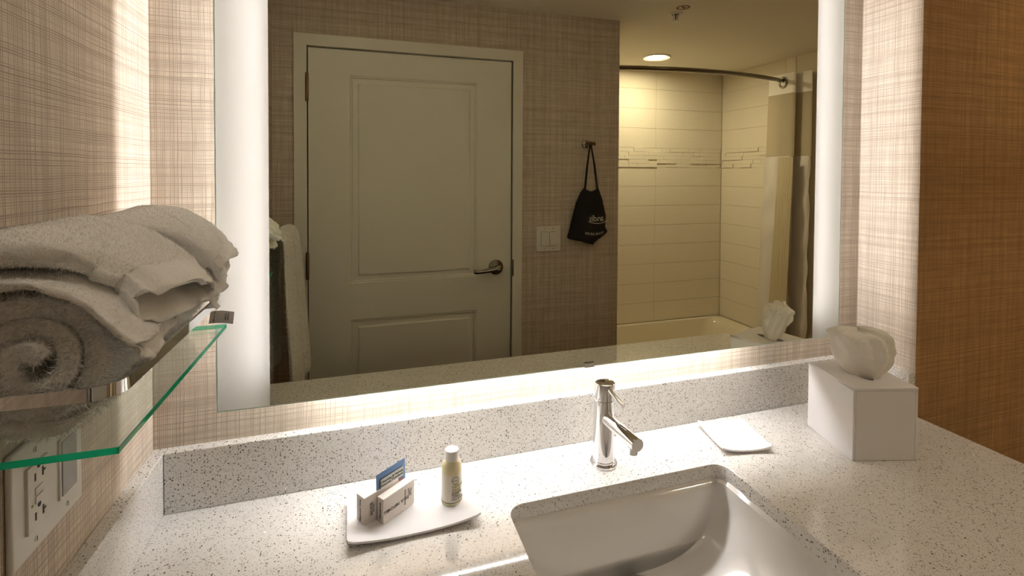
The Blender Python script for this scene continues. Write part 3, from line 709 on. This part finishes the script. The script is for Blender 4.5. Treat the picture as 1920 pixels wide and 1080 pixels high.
def cloth(name, label, spine, side, ha, hb, count, seed, open_end=True, group='towels on the glass shelf'):
    """folded cloth: a flattened sleeve along a spine; its far end is the open fold"""
    nr, n = 34, 52; sp = [Vector(p) for p in spine]; V = []; F = []
    def pt(f):
        g = f * (len(sp) - 1); i = min(int(g), len(sp) - 2); u = g - i
        p0, p1, p2, p3 = sp[max(i - 1, 0)], sp[i], sp[i + 1], sp[min(i + 2, len(sp) - 1)]
        return .5 * ((2 * p1) + (p2 - p0) * u + (2 * p0 - 5 * p1 + 4 * p2 - p3) * u * u + (3 * p1 - p0 - 3 * p2 + p3) * u ** 3)
    lerp = lambda arr, f: arr[min(int(f * (len(arr) - 1)), len(arr) - 2)] * (1 - (f * (len(arr) - 1) - min(int(f * (len(arr) - 1)), len(arr) - 2))) + arr[min(int(f * (len(arr) - 1)), len(arr) - 2) + 1] * (f * (len(arr) - 1) - min(int(f * (len(arr) - 1)), len(arr) - 2))
    for layer in (0, 1):
        for j in range(nr + 1):
            f = j / nr; p = pt(f); d = (pt(min(f + .01, 1)) - pt(max(f - .01, 0))).normalized()
            s0 = [Vector(s) for s in side]; g = f * (len(s0) - 1); i = min(int(g), len(s0) - 2); s = s0[i].lerp(s0[i + 1], g - i)
            s = (s - d * s.dot(d)).normalized(); nv = d.cross(s)
            if nv.z < 0: nv = -nv
            a, b = lerp(ha, f), lerp(hb, f)
            if layer: a -= .0036; b = max(b - .0036, .0006)
            for k in range(n):
                an = 2 * PI * k / n; c, q = math.cos(an), math.sin(an)
                x = a * math.copysign(abs(c) ** .75, c); y = b * math.copysign(abs(q) ** .8, q)
                wv = .0045 * noise.noise((k / n * 7 + seed, f * 5, seed)) + .0022 * math.sin(9 * an + 8 * f + seed) * f + .0012 * noise.noise((x * 160, f * 50, seed + 5))
                pos = p + s * (x + (.004 * noise.noise((f * 6, seed, k * .2)))) + nv * (y + wv)
                pos += d * (.016 * max(0, -q) ** .5 * f ** 5 + (.004 * math.sin(3 * an + seed) if j == nr else 0))
                if .80 < f < .985: pos -= nv * math.copysign(.0012, q) + nv * (.0007 * math.sin(f * 130))
                V.append(pos)
    L = (nr + 1) * n; I = lambda l, j, k: l * L + j * n + k % n
    for j in range(nr):
        for k in range(n):
            F.append((I(0, j, k), I(0, j, k + 1), I(0, j + 1, k + 1), I(0, j + 1, k))); F.append((I(1, j, k), I(1, j + 1, k), I(1, j + 1, k + 1), I(1, j, k + 1)))
    for k in range(n):
        F.append((I(0, nr, k), I(0, nr, k + 1), I(1, nr, k + 1), I(1, nr, k))); F.append((I(0, 0, k), I(1, 0, k), I(1, 0, k + 1), I(0, 0, k + 1)))
    bm = BM(); me = mesh_from(V, F); bm.from_mesh(me); bmesh.ops.recalc_face_normals(bm, faces=bm.faces); bm.to_mesh(me); bm.free()
    me = fuzz(me, count // 2, .0012, .0005, nr * n * 2 * 78 // 100)
    o = add(name, me, 'towel', None, True); tag(o, label, 'towel', group); return o
cloth('folded_washcloth', 'folded white washcloth lying on the front half of the rolled towel',
      [(.006, -.372, .488), (.05, -.370, .4985), (.088, -.354, .490), (.122, -.348, .463), (.148, -.360, .438)],
      [(0, 1, .02), (0, 1, .05), (0, 1, .12), (-.06, 1, .26)], [.074, .073, .068, .061, .054], [.015, .016, .016, .015, .0165], 60000, 1.3)
cloth('folded_washcloth', 'folded white washcloth lying on the far half of the rolled towel beside the mirror',
      [(.006, -.200, .488), (.05, -.192, .4985), (.088, -.165, .488), (.12, -.136, .455), (.138, -.132, .430)],
      [(0, 1, .0), (0, 1, .0), (-.1, 1, .1), (-.22, 1, .22)], [.066, .066, .062, .054, .049], [.015, .016, .016, .017, .019], 50000, 4.1)
cloth('hand_towel', 'white hand towel tucked under the front washcloth with its folded corner showing',
      [(.02, -.395, .470), (.075, -.395, .469), (.112, -.394, .444), (.139, -.392, .411)],
      [(0, 1, 0), (0, 1, .0), (-.05, 1, .05)], [.050, .050, .050, .047], [.006, .006, .007, .009], 24000, 7.7)
cloth('hand_towel', 'white hand towel tucked under the far washcloth at the rail end',
      [(.02, -.165, .470), (.075, -.160, .467), (.112, -.150, .435), (.132, -.140, .397)],
      [(0, 1, 0), (0, 1, .0), (-.1, 1, .05)], [.056, .056, .052, .046], [.006, .007, .009, .012], 24000, 9.2)
def towel_tag():
    mt = frame((.112, -.108, .3435), (.97, .2, -.12), (-.1, .62, .62))
    t = thing('towel_care_tag', (.125, -.1, .335), 'grey printed care tag hanging off the towels at the far end of the rail', 'tag')
    bm = BM(); n = 10; top = []; bot = []
    for i in range(n + 1):
        s = i / n
        for q in (-.5, .5):
            z = .0025 * math.sin(s * PI * 1.2); top.append(bm.verts.new((s * .032, q * .021, z + .0005))); bot.append(bm.verts.new((s * .032, q * .021, z)))
    for i in range(n):
        a = 2 * i; bm.faces.new((top[a], top[a + 2], top[a + 3], top[a + 1])); bm.faces.new((bot[a], bot[a + 1], bot[a + 3], bot[a + 2]))
        for k in (0, 1): bm.faces.new((bot[a + k], bot[a + 2 + k], top[a + 2 + k], top[a + k]))
    for a in (0, 2 * n): bm.faces.new((bot[a], bot[a + 1], top[a + 1], top[a]))
    bmesh.ops.transform(bm, matrix=mt, verts=bm.verts); add('cloth_tag', bm, 'grey_tag', t, True, 40)
    for x, s in ((.006, '100% COTTON'), (.021, 'MADE IN'), (.0245, 'PAKISTAN')):
        me = text_mesh(s, .0028); me.transform(mt @ Matrix.Translation((x, 0, .0032)) @ Matrix.Rotation(PI / 2, 4, 'Z')); add('lettering', me, 'print_black', t)
towel_tag()

# ------------------------------------------------------------------ wall plates
def outlet():
    ya, yb, za, zb = -.3545, -.2287, .1695, .2875
    t = thing('wall_outlet', (0, (ya + yb) / 2, za), 'white double wall plate with outlet and grey night light under the shelf', 'outlet')
    p = 0.0003
    bm = BM(); box(bm, p, .0065, ya, yb, za, zb, .0028, 3); add('plate', bm, 'plastic_white', t, True, 40)
    # receptacle insert, the half nearer the camera
    y0, y1, z0, z1 = -.335, -.3005, .1945, .2625
    rc = add('receptacle', box(BM(), .005, .0095, y0, y1, z0, z1, .0008), 'plastic_white', t, True, 40)
    yc = (y0 + y1) / 2
    def slot(y, z, w_, h_): add('slot', box(BM(), .009, .00985, y - w_ / 2, y + w_ / 2, z - h_ / 2, z + h_ / 2), 'slot_black', rc)
    for zz, s in ((.249, 1), (.208, -1)):
        slot(yc - .006, zz, .0022, .008); slot(yc + .0065, zz, .0022, .0095); slot(yc + .0085, zz, .005, .002)
        add('ground_hole', lathe(BM(), [(0, 0), (.0026, 0), (.0026, .0008), (0, .0008)], 16, axis_mtx((.0091, yc, zz + .0095 * (1 if s > 0 else 1)), (1, 0, 0)), False), 'slot_black', rc)
    for zz in (.2245, .2335): add('test_button', box(BM(), .009, .0108, yc - .007, yc + .006, zz - .0038, zz + .0038, .0006), 'plastic_white', rc, True, 40)
    add('indicator', lathe(BM(), [(0, 0), (.0014, 0), (.0014, .001), (0, .001)], 14, axis_mtx((.0093, yc - .0115, .222), (1, 0, 0)), False), 'green_led', rc)
    n0, n1 = -.2785, -.244
    add('bezel', box(BM(), .005, .0085, n0, n1, z0, z1, .001), 'plastic_white', t, True, 40)
    add('night_light_lens', box(BM(), .0075, .0098, n0 + .003, n1 - .003, z0 + .003, z1 - .003, .0006), 'plastic_grey', t, True, 40)
    for y in (yc, (n0 + n1) / 2):
        for z in (.1815, .2755):
            s = add('screw', lathe(BM(), [(0, 0), (.003, 0), (.0026, .001), (0, .0012)], 16, axis_mtx((.0062, y, z), (1, 0, 0)), False), 'plastic_white', t, True, 40)
            add('screw_slot', box(BM(), .0071, .0076, y - .0004, y + .0004, z - .0024, z + .0024), 'slot_black', s)
outlet()
def light_switch():
    x0, x1, z0, z1 = 1.104, 1.2245, .200, .319; y = YD
    t = thing('light_switch', ((x0 + x1) / 2, y, z0), 'white double rocker light switch plate between the door and the bag', 'light switch')
    add('plate', box(BM(), x0, x1, y + .0003, y + .0065, z0, z1, .0028, 3), 'plastic_white', t, True, 40)
    for c in (1.143, 1.186):
        add('rocker_gap', box(BM(), c - .0172, c + .0172, y + .005, y + .0068, .2265, .2925), 'slot_grey', t)
        bm = BM(); vs = [bm.verts.new(p) for p in ((c - .016, y + .006, .228), (c + .016, y + .006, .228), (c + .016, y + .006, .291), (c - .016, y + .006, .291), (c - .016, y + .0125, .228), (c + .016, y + .0125, .228), (c + .016, y + .0078, .291), (c - .016, y + .0078, .291))]
        for f in ((0, 1, 2, 3), (4, 5, 6, 7), (0, 1, 5, 4), (1, 2, 6, 5), (2, 3, 7, 6), (3, 0, 4, 7)): bm.faces.new([vs[i] for i in f])
        add('rocker', bm, 'plastic_white', t)
        for z in (.2125, .3065): add('screw', lathe(BM(), [(0, 0), (.003, 0), (.0026, .0012), (0, .0014)], 14, axis_mtx((c, y + .0062, z), (0, 1, 0)), False), 'plastic_grey', t)
mat('slot_grey', (.12, .115, .10), .6)
light_switch()

# ------------------------------------------------------------------ hook and drawstring bag on the door wall
def hook_and_bag():
    hx, hz, y = 1.3600, .7000, YD
    t = thing('robe_hook', (hx, y, hz), 'small dark metal robe hook on the papered wall beside the tub', 'hook')
    add('base_plate', lathe(BM(), [(0, 0), (.019, 0), (.019, .004), (.016, .007), (.009, .010), (.007, .032), (0, .032)], 6, axis_mtx((hx - .010, y + .0003, hz), (0, 1, 0)), False), 'dark_nickel', t)
    add('cross_bar', tube(BM(), [(hx - .022, y + .030, hz + .002), (hx + .026, y + .030, hz + .002)], 0, rect=(.006, .0075)), 'dark_nickel', t)
    b = thing('drawstring_bag', (1.355, y + .02, .23), 'black drawstring bag with white printing hanging from the hook', 'bag')
    left = [(.4959, 1.3337), (.476, 1.3174), (.4215, 1.2907), (.3398, 1.2697), (.29, 1.258), (.2684, 1.2495), (.2560, 1.2560), (.2450, 1.318), (.2379, 1.3333), (.2287, 1.3700)]
    right = [(.4931, 1.4057), (.476, 1.413), (.4373, 1.4287), (.3609, 1.4464), (.3101, 1.4425), (.2842, 1.4570), (.270, 1.4370), (.2450, 1.400), (.2287, 1.3760)]
    def at(tab, z):
        tab = sorted(tab); 
        if z <= tab[0][0]: return tab[0][1]
        for (a, xa), (c, xc) in zip(tab, tab[1:]):
            if z <= c: return xa + (xc - xa) * (z - a) / (c - a)
        return tab[-1][1]
    n, nz = 18, 36; V = []; F = []
    for s in (1, -1):
        for j in range(nz + 1):
            z = .2287 + (.495 - .2287) * j / nz; xl, xr = at(left, z), at(right, z)
            for i in range(n + 1):
                q = i / n; x = xl + (xr - xl) * q
                dip = -.016 * math.sin(PI * q) ** .8 * (j / nz) ** 6
                bul = (.004 + .022 * math.sin(PI * q) ** .5 * (1 - (abs(j / nz - .4) / .62) ** 3)) + .003 * noise.noise((x * 30, z * 30, s))
                V.append((x, y + .026 + s * max(bul, .001) * (1 if s > 0 else .6), z + dip))
    L = (n + 1) * (nz + 1); I = lambda l, j, i: l * L + j * (n + 1) + i
    for j in range(nz):
        for i in range(n):
            F.append((I(0, j, i), I(0, j, i + 1), I(0, j + 1, i + 1), I(0, j + 1, i))); F.append((I(1, j, i), I(1, j + 1, i), I(1, j + 1, i + 1), I(1, j, i + 1)))
        for i in (0, n): F.append((I(0, j, i), I(0, j + 1, i), I(1, j + 1, i), I(1, j, i)))
    for i in range(n):
        for j in (0, nz): F.append((I(0, j, i), I(0, j, i + 1), I(1, j, i + 1), I(1, j, i)))
    me = mesh_from(V, F); add('pouch', me, 'black_cloth', b, True, 60)
    for x0, x1 in ((1.3345, 1.357), (1.340, 1.360), (1.398, 1.362), (1.405, 1.3645)):
        add('cord', tube(BM(), [(x0, y + .027, .487), ((x0 * .55 + x1 * .45), y + .030, .60), (x1, y + .034, hz - .003), (x1, y + .030, hz + .011)], .0026, 8), 'black_cloth', b, True)
    # printing: reads forwards on the bag, mirrored in the mirror.  Room viewer looks along -y, so right is -x
    def put(me, cx, cz, bend, m='print_white'):
        for v in me.vertices:
            x, zz = v.co.x, v.co.y
            X, Z = cx - x, cz + zz + bend * x * x
            q = min(max((X - at(left, Z)) / (at(right, Z) - at(left, Z)), .02), .98); jj = (Z - .2287) / (.495 - .2287)
            v.co = (X, y + .026 + .004 + .022 * math.sin(PI * q) ** .5 * (1 - (abs(jj - .4) / .62) ** 3) + .0032 + v.co.z, Z)
        add('lettering', me, m, b)
    put(text_mesh('andis', .043, shear=.18, space=.92), 1.388, .352, 1.0)
    put(curve_mesh([[(-.052 + .104 * k / 16, -.0245 + .010 * (abs(k / 8 - 1)) ** 2) for k in range(17)] + [(.052 - .104 * k / 16, -.0215 + .010 * (abs(k / 8 - 1)) ** 2 * 1.1) for k in range(17)]], .0001), 1.395, .352, 0)
    put(text_mesh('YOUR DRYER', .0165), 1.376, .279, 2.6)
hook_and_bag()

# ------------------------------------------------------------------ towel on its bar, left wall near the door
def towel_bar():
    z, x = .350, .074; ya, yb = -1.24, -.78
    t = thing('towel_bar', (0, -1.0, z), 'chrome towel bar on the left wall near the door', 'towel bar')
    add('bar', tube(BM(), [(x, ya, z), (x, yb, z)], .008, 16), 'chrome', t, True, 40)
    for y in (ya, yb):
        add('post', tube(BM(), [(.0003, y, z), (x + .010, y, z)], .010, 16), 'chrome', t, True, 40)
    # bath towel draped over it, flaring below
    n, m_ = 60, 26; V = []; F = []
    y0, y1 = -1.205, -.86
    for lay in (0, 1):
        for j in range(m_ + 1):
            g = j / m_; y = y0 + (y1 - y0) * g
            for i in range(n + 1):
                f = i / n; q = (f - .5) * 2
                drop = abs(q); side = 1 if q > 0 else -1
                zb = (-.19 - .02 * g) if side > 0 else (-.13)
                fold = .011 * math.sin(g * 11 + side + .8 * drop) * drop ** .7 + .006 * noise.noise((g * 5, f * 4, 2.))
                rad = .033 - (.006 if lay else 0)
                if drop < .09:
                    a = PI / 2 - q / .09 * PI / 2; px, pz = x + rad * math.cos(a), z - .016 + rad * math.sin(a)
                else:
                    d = (drop - .09) / .91; off = (.033 if lay == 0 else .027) + .030 * d ** .8 * (1 if side > 0 else .25) * (.75 + .35 * (1 - g))
                    px = x + side * off + fold; pz = z - .016 + (zb - z + .016) * d
                yy = y + (g - .5) * -.02 * drop
                V.append((max(px, .012 + (.005 if lay else 0)), yy, pz))
    L = (n + 1) * (m_ + 1); I = lambda l, j, i: l * L + j * (n + 1) + i
    for j in range(m_):
        for i in range(n):
            F.append((I(0, j, i), I(0, j, i + 1), I(0, j + 1, i + 1), I(0, j + 1, i))); F.append((I(1, j, i), I(1, j + 1, i), I(1, j + 1, i + 1), I(1, j, i + 1)))
        for i in (0, n): F.append((I(0, j, i), I(0, j + 1, i), I(1, j + 1, i), I(1, j, i)))
    for i in range(n):
        for j in (0, m_): F.append((I(0, j, i), I(0, j, i + 1), I(1, j, i + 1), I(1, j, i)))
    bm = BM(); me = mesh_from(V, F); bm.from_mesh(me); bmesh.ops.recalc_face_normals(bm, faces=bm.faces); bm.to_mesh(me); bm.free()
    me = fuzz(me, 40000, .003, .0014)
    o = add('bath_towel', me, 'towel', None, True); tag(o, 'white bath towel draped over the bar beside the door', 'towel')
towel_bar()

# ------------------------------------------------------------------ bathtub
def bathtub():
    x0, x1, y0, y1 = XW + .002, TX - .008, -1.62, TY + .008
    yb, yf = min(y0, y1), max(y0, y1)
    t = thing('bathtub', ((x0 + x1) / 2, (yb + yf) / 2, ZF), 'white built-in bathtub below the tiled shower walls', 'bathtub')
    bm = BM(); rings = []; N = 10
    def ring(a0, a1, b0, b1, r, z): rings.append([bm.verts.new((x, y, z)) for x, y in rrect(a0, a1, b0, b1, r, N)])
    ring(x0, x1, yb, yf, .004, ZF + .001); ring(x0, x1, yb, yf, .004, RIM - .008); ring(x0 + .004, x1 - .004, yb + .004, yf - .004, .006, RIM - .001)
    for k in range(12):
        a = k / 11; e = a
        li = .05 + .09 * a ** .8 + .06 * max(0, a - .6); ri = .055 + .20 * a ** .85 + .08 * max(0, a - .6); fi = .055 + .055 * a + .10 * max(0, a - .7); bi = .035 + .06 * a + .10 * max(0, a - .7)
        z = RIM - .001 - .31 * math.sin(min(1, a * 1.02) * PI / 2) ** 1.3 + (.0 if k else 0)
        ring(x0 + li, x1 - ri, yb + bi, yf - fi, .10 + .05 * a, z)
    mm = len(rings[0])
    for a, b in zip(rings, rings[1:]):
        for i in range(mm): bm.faces.new((a[i], a[(i + 1) % mm], b[(i + 1) % mm], b[i]))
    bm.faces.new(rings[-1]); bm.faces.new(rings[0][::-1])
    add('shell', bm, 'acrylic', t, True, 50)
    add('drain', lathe(BM(), [(0, 0), (.028, 0), (.026, .004), (0, .004)], 24, Matrix.Translation((x0 + .3, (yb + yf) / 2, RIM - .309)), False), 'chrome', t)
bathtub()

# ------------------------------------------------------------------ curved curtain rod and curtain
RZ = 1.1432
def rod_y(x):
    u = (x - (XW + TX) / 2) / ((TX - XW) / 2); return -1.6358 + .122 * (1 - u * u)
def curtain():
    t = thing('curtain_rod', ((XW + TX) / 2, -1.52, RZ), 'bowed metal shower curtain rod over the bathtub', 'curtain rod')
    pts = [(XW + .001 + (TX - .008 - XW) * k / 40, rod_y(XW + (TX - XW) * k / 40), RZ) for k in range(41)]
    add('rod', tube(BM(), pts, .0125, 18), 'dark_nickel', t, True)
    for x, d in ((XW + .0005, 1), (TX - .0065, -1)):
        add('flange', lathe(BM(), [(0, 0), (.033, 0), (.033, .006), (.026, .014), (.016, .022), (0, .022)], 28, axis_mtx((x, rod_y(x), RZ), (d, -.1 * d * d, 0)), False), 'dark_nickel', t, True, 40)
    c = thing('shower_curtain', (2.85, -1.65, ZF + .1), 'hotel shower curtain with sheer top panel gathered at the wall end of the rod', 'curtain')
    # zigzag panels hung across the rod, gathered towards the wall
    def sheet(nm, m, za, zb, path, sway, nz=30, th=.0012, flare=.25, wr=.004, piv=-1.6):
        V = []; F = []; P = [Vector((a, b)) for a, b in path]; n = 60
        cum = [0]
        for a, b in zip(P, P[1:]): cum.append(cum[-1] + (b - a).length)
        def at(s):
            s *= cum[-1]
            for i in range(len(P) - 1):
                if s <= cum[i + 1] + 1e-9: return P[i].lerp(P[i + 1], (s - cum[i]) / (cum[i + 1] - cum[i]))
            return P[-1]
        def sm(s): return (at(max(s - .03, 0)) + at(s) * 2 + at(min(s + .03, 1))) / 4
        for lay in (0, 1):
            for j in range(nz + 1):
                z = za + (zb - za) * j / nz
                drop = max(0, (RZ - z)) / 1.7
                for i in range(n + 1):
                    s = i / n; p = sm(s); d = (sm(min(s + .02, 1)) - sm(max(s - .02, 0))).normalized(); nr = Vector((-d.y, d.x))
                    wv = wr * noise.noise((s * 14, z * 7, 1.)) * (1 if drop > .2 else .4)
                    q = p + nr * (wv + (th if lay else 0)); 
                    V.append((q.x - sway[0] * drop, q.y + sway[1] * drop + (q.y - piv) * drop * flare, z))
        L = (n + 1) * (nz + 1); I = lambda l, j, i: l * L + j * (n + 1) + i
        for j in range(nz):
            for i in range(n):
                F.append((I(0, j, i), I(0, j, i + 1), I(0, j + 1, i + 1), I(0, j + 1, i))); F.append((I(1, j, i), I(1, j + 1, i), I(1, j + 1, i + 1), I(1, j, i + 1)))
            for i in (0, n): F.append((I(0, j, i), I(0, j + 1, i), I(1, j + 1, i), I(1, j, i)))
        for i in range(n):
            for j in (0, nz): F.append((I(0, j, i), I(0, j, i + 1), I(1, j, i + 1), I(1, j, i)))
        add(nm, mesh_from(V, F), m, c, True, 50)
    path = [(2.835, -1.715), (2.840, -1.60), (2.848, -1.53), (2.860, -1.515), (2.870, -1.56), (2.874, -1.66), (2.880, -1.69), (2.888, -1.66), (2.893, -1.50), (2.899, -1.44), (2.905, -1.46), (2.918, -1.60)]
    sheet('header_band', 'header_cloth', 1.185, 1.062, path, (0, 0), 6)
    sheet('sheer_panel', 'sheer_cloth', 1.062, .675, path, (0, -.03), 12, wr=.003)
    sheet('lower_panel', 'curtain_cloth', .675, -.62, path, (0, -.055), 40, wr=.012)
    lin = [(2.822, -1.66), (2.826, -1.60), (2.835, -1.575), (2.845, -1.60)]
    for k, (x, yy) in enumerate(((2.838, rod_y(2.838)), (2.870, rod_y(2.870)), (2.896, rod_y(2.896)))):
        add('ring', tube(BM(), [(x, yy + .026 * math.cos(a), RZ - .012 + .030 * math.sin(a)) for a in [2 * PI * i / 20 for i in range(20)]], .0075, 8, closed=True), 'brushed', c, True)
    lin = [(2.840, -1.590), (2.842, -1.56), (2.846, -1.53), (2.852, -1.505)]
    sheet('liner', 'liner_cloth', .668, -.62, [(a - .010, b) for a, b in lin], (0.03, -.03), 40, wr=.0015, flare=.55, piv=-1.50)
curtain()

# ------------------------------------------------------------------ ceiling fittings
def sprinkler():
    x, y = 1.7194, -1.1372
    t = thing('fire_sprinkler', (x, y, ZC), 'white fire sprinkler head hanging from the ceiling', 'sprinkler')
    Tm = Matrix.Translation((x, y, ZC)) @ Matrix.Rotation(PI, 4, 'X')
    add('escutcheon', lathe(BM(), [(.017, 0), (.032, 0), (.032, .002), (.026, .006), (.019, .005), (.017, .001)], 28, Tm, False), 'cap', t, True, 40)
    add('cup', lathe(BM(), [(0, .0004), (.018, .0004), (.018, .0008), (0, .0008)], 20, Tm, False), 'slot_grey', t)
    add('bulb', lathe(BM(), [(0, .004), (.0025, .006), (.0025, .024), (0, .028)], 12, Tm, False), 'print_red', t, True)
    for s in (-1, 1): add('frame_arm', tube(BM(), [(x + s * .010, y, ZC - .001), (x + s * .011, y, ZC - .018), (x + s * .003, y, ZC - .032)], .0036, 8), 'cap', t, True)
    add('deflector', lathe(BM(), [(0, .031), (.015, .031), (.016, .034), (0, .036)], 16, Tm, False), 'cap', t)
    sx, sy = 1.6969, -1.0525
    s = thing('warning_sticker', (sx, sy, ZC), 'round red and white no-hanging warning sticker on the ceiling beside the sprinkler', 'sticker')
    Ts = Matrix.Translation((sx, sy, ZC - .0004)) @ Matrix.Rotation(PI, 4, 'X')
    circ = lambda r: [(r * math.cos(k * PI / 20), r * math.sin(k * PI / 20)) for k in range(40)]
    add('disc', curve_mesh([circ(.030)], .0003, Ts), 'paper_white', s)
    add('red_ring', curve_mesh([circ(.029), circ(.0215)], .0003, Ts @ Matrix.Translation((0, 0, .0004))), 'print_red', s)
    add('red_bar', curve_mesh([[(-.0225, -.0028), (.0225, -.0028), (.0225, .0028), (-.0225, .0028)]], .0003, Ts @ Matrix.Translation((0, 0, .0007)) @ Matrix.Rotation(PI / 4, 4, 'Z')), 'print_red', s)
    add('hanger_pictogram', tube(BM(), [Ts @ Vector(p) for p in ((-.014, -.008, .0006), (0, .002, .0006), (.014, -.008, .0006), (-.014, -.008, .0006))], .001, 6), 'print_black', s)
sprinkler()
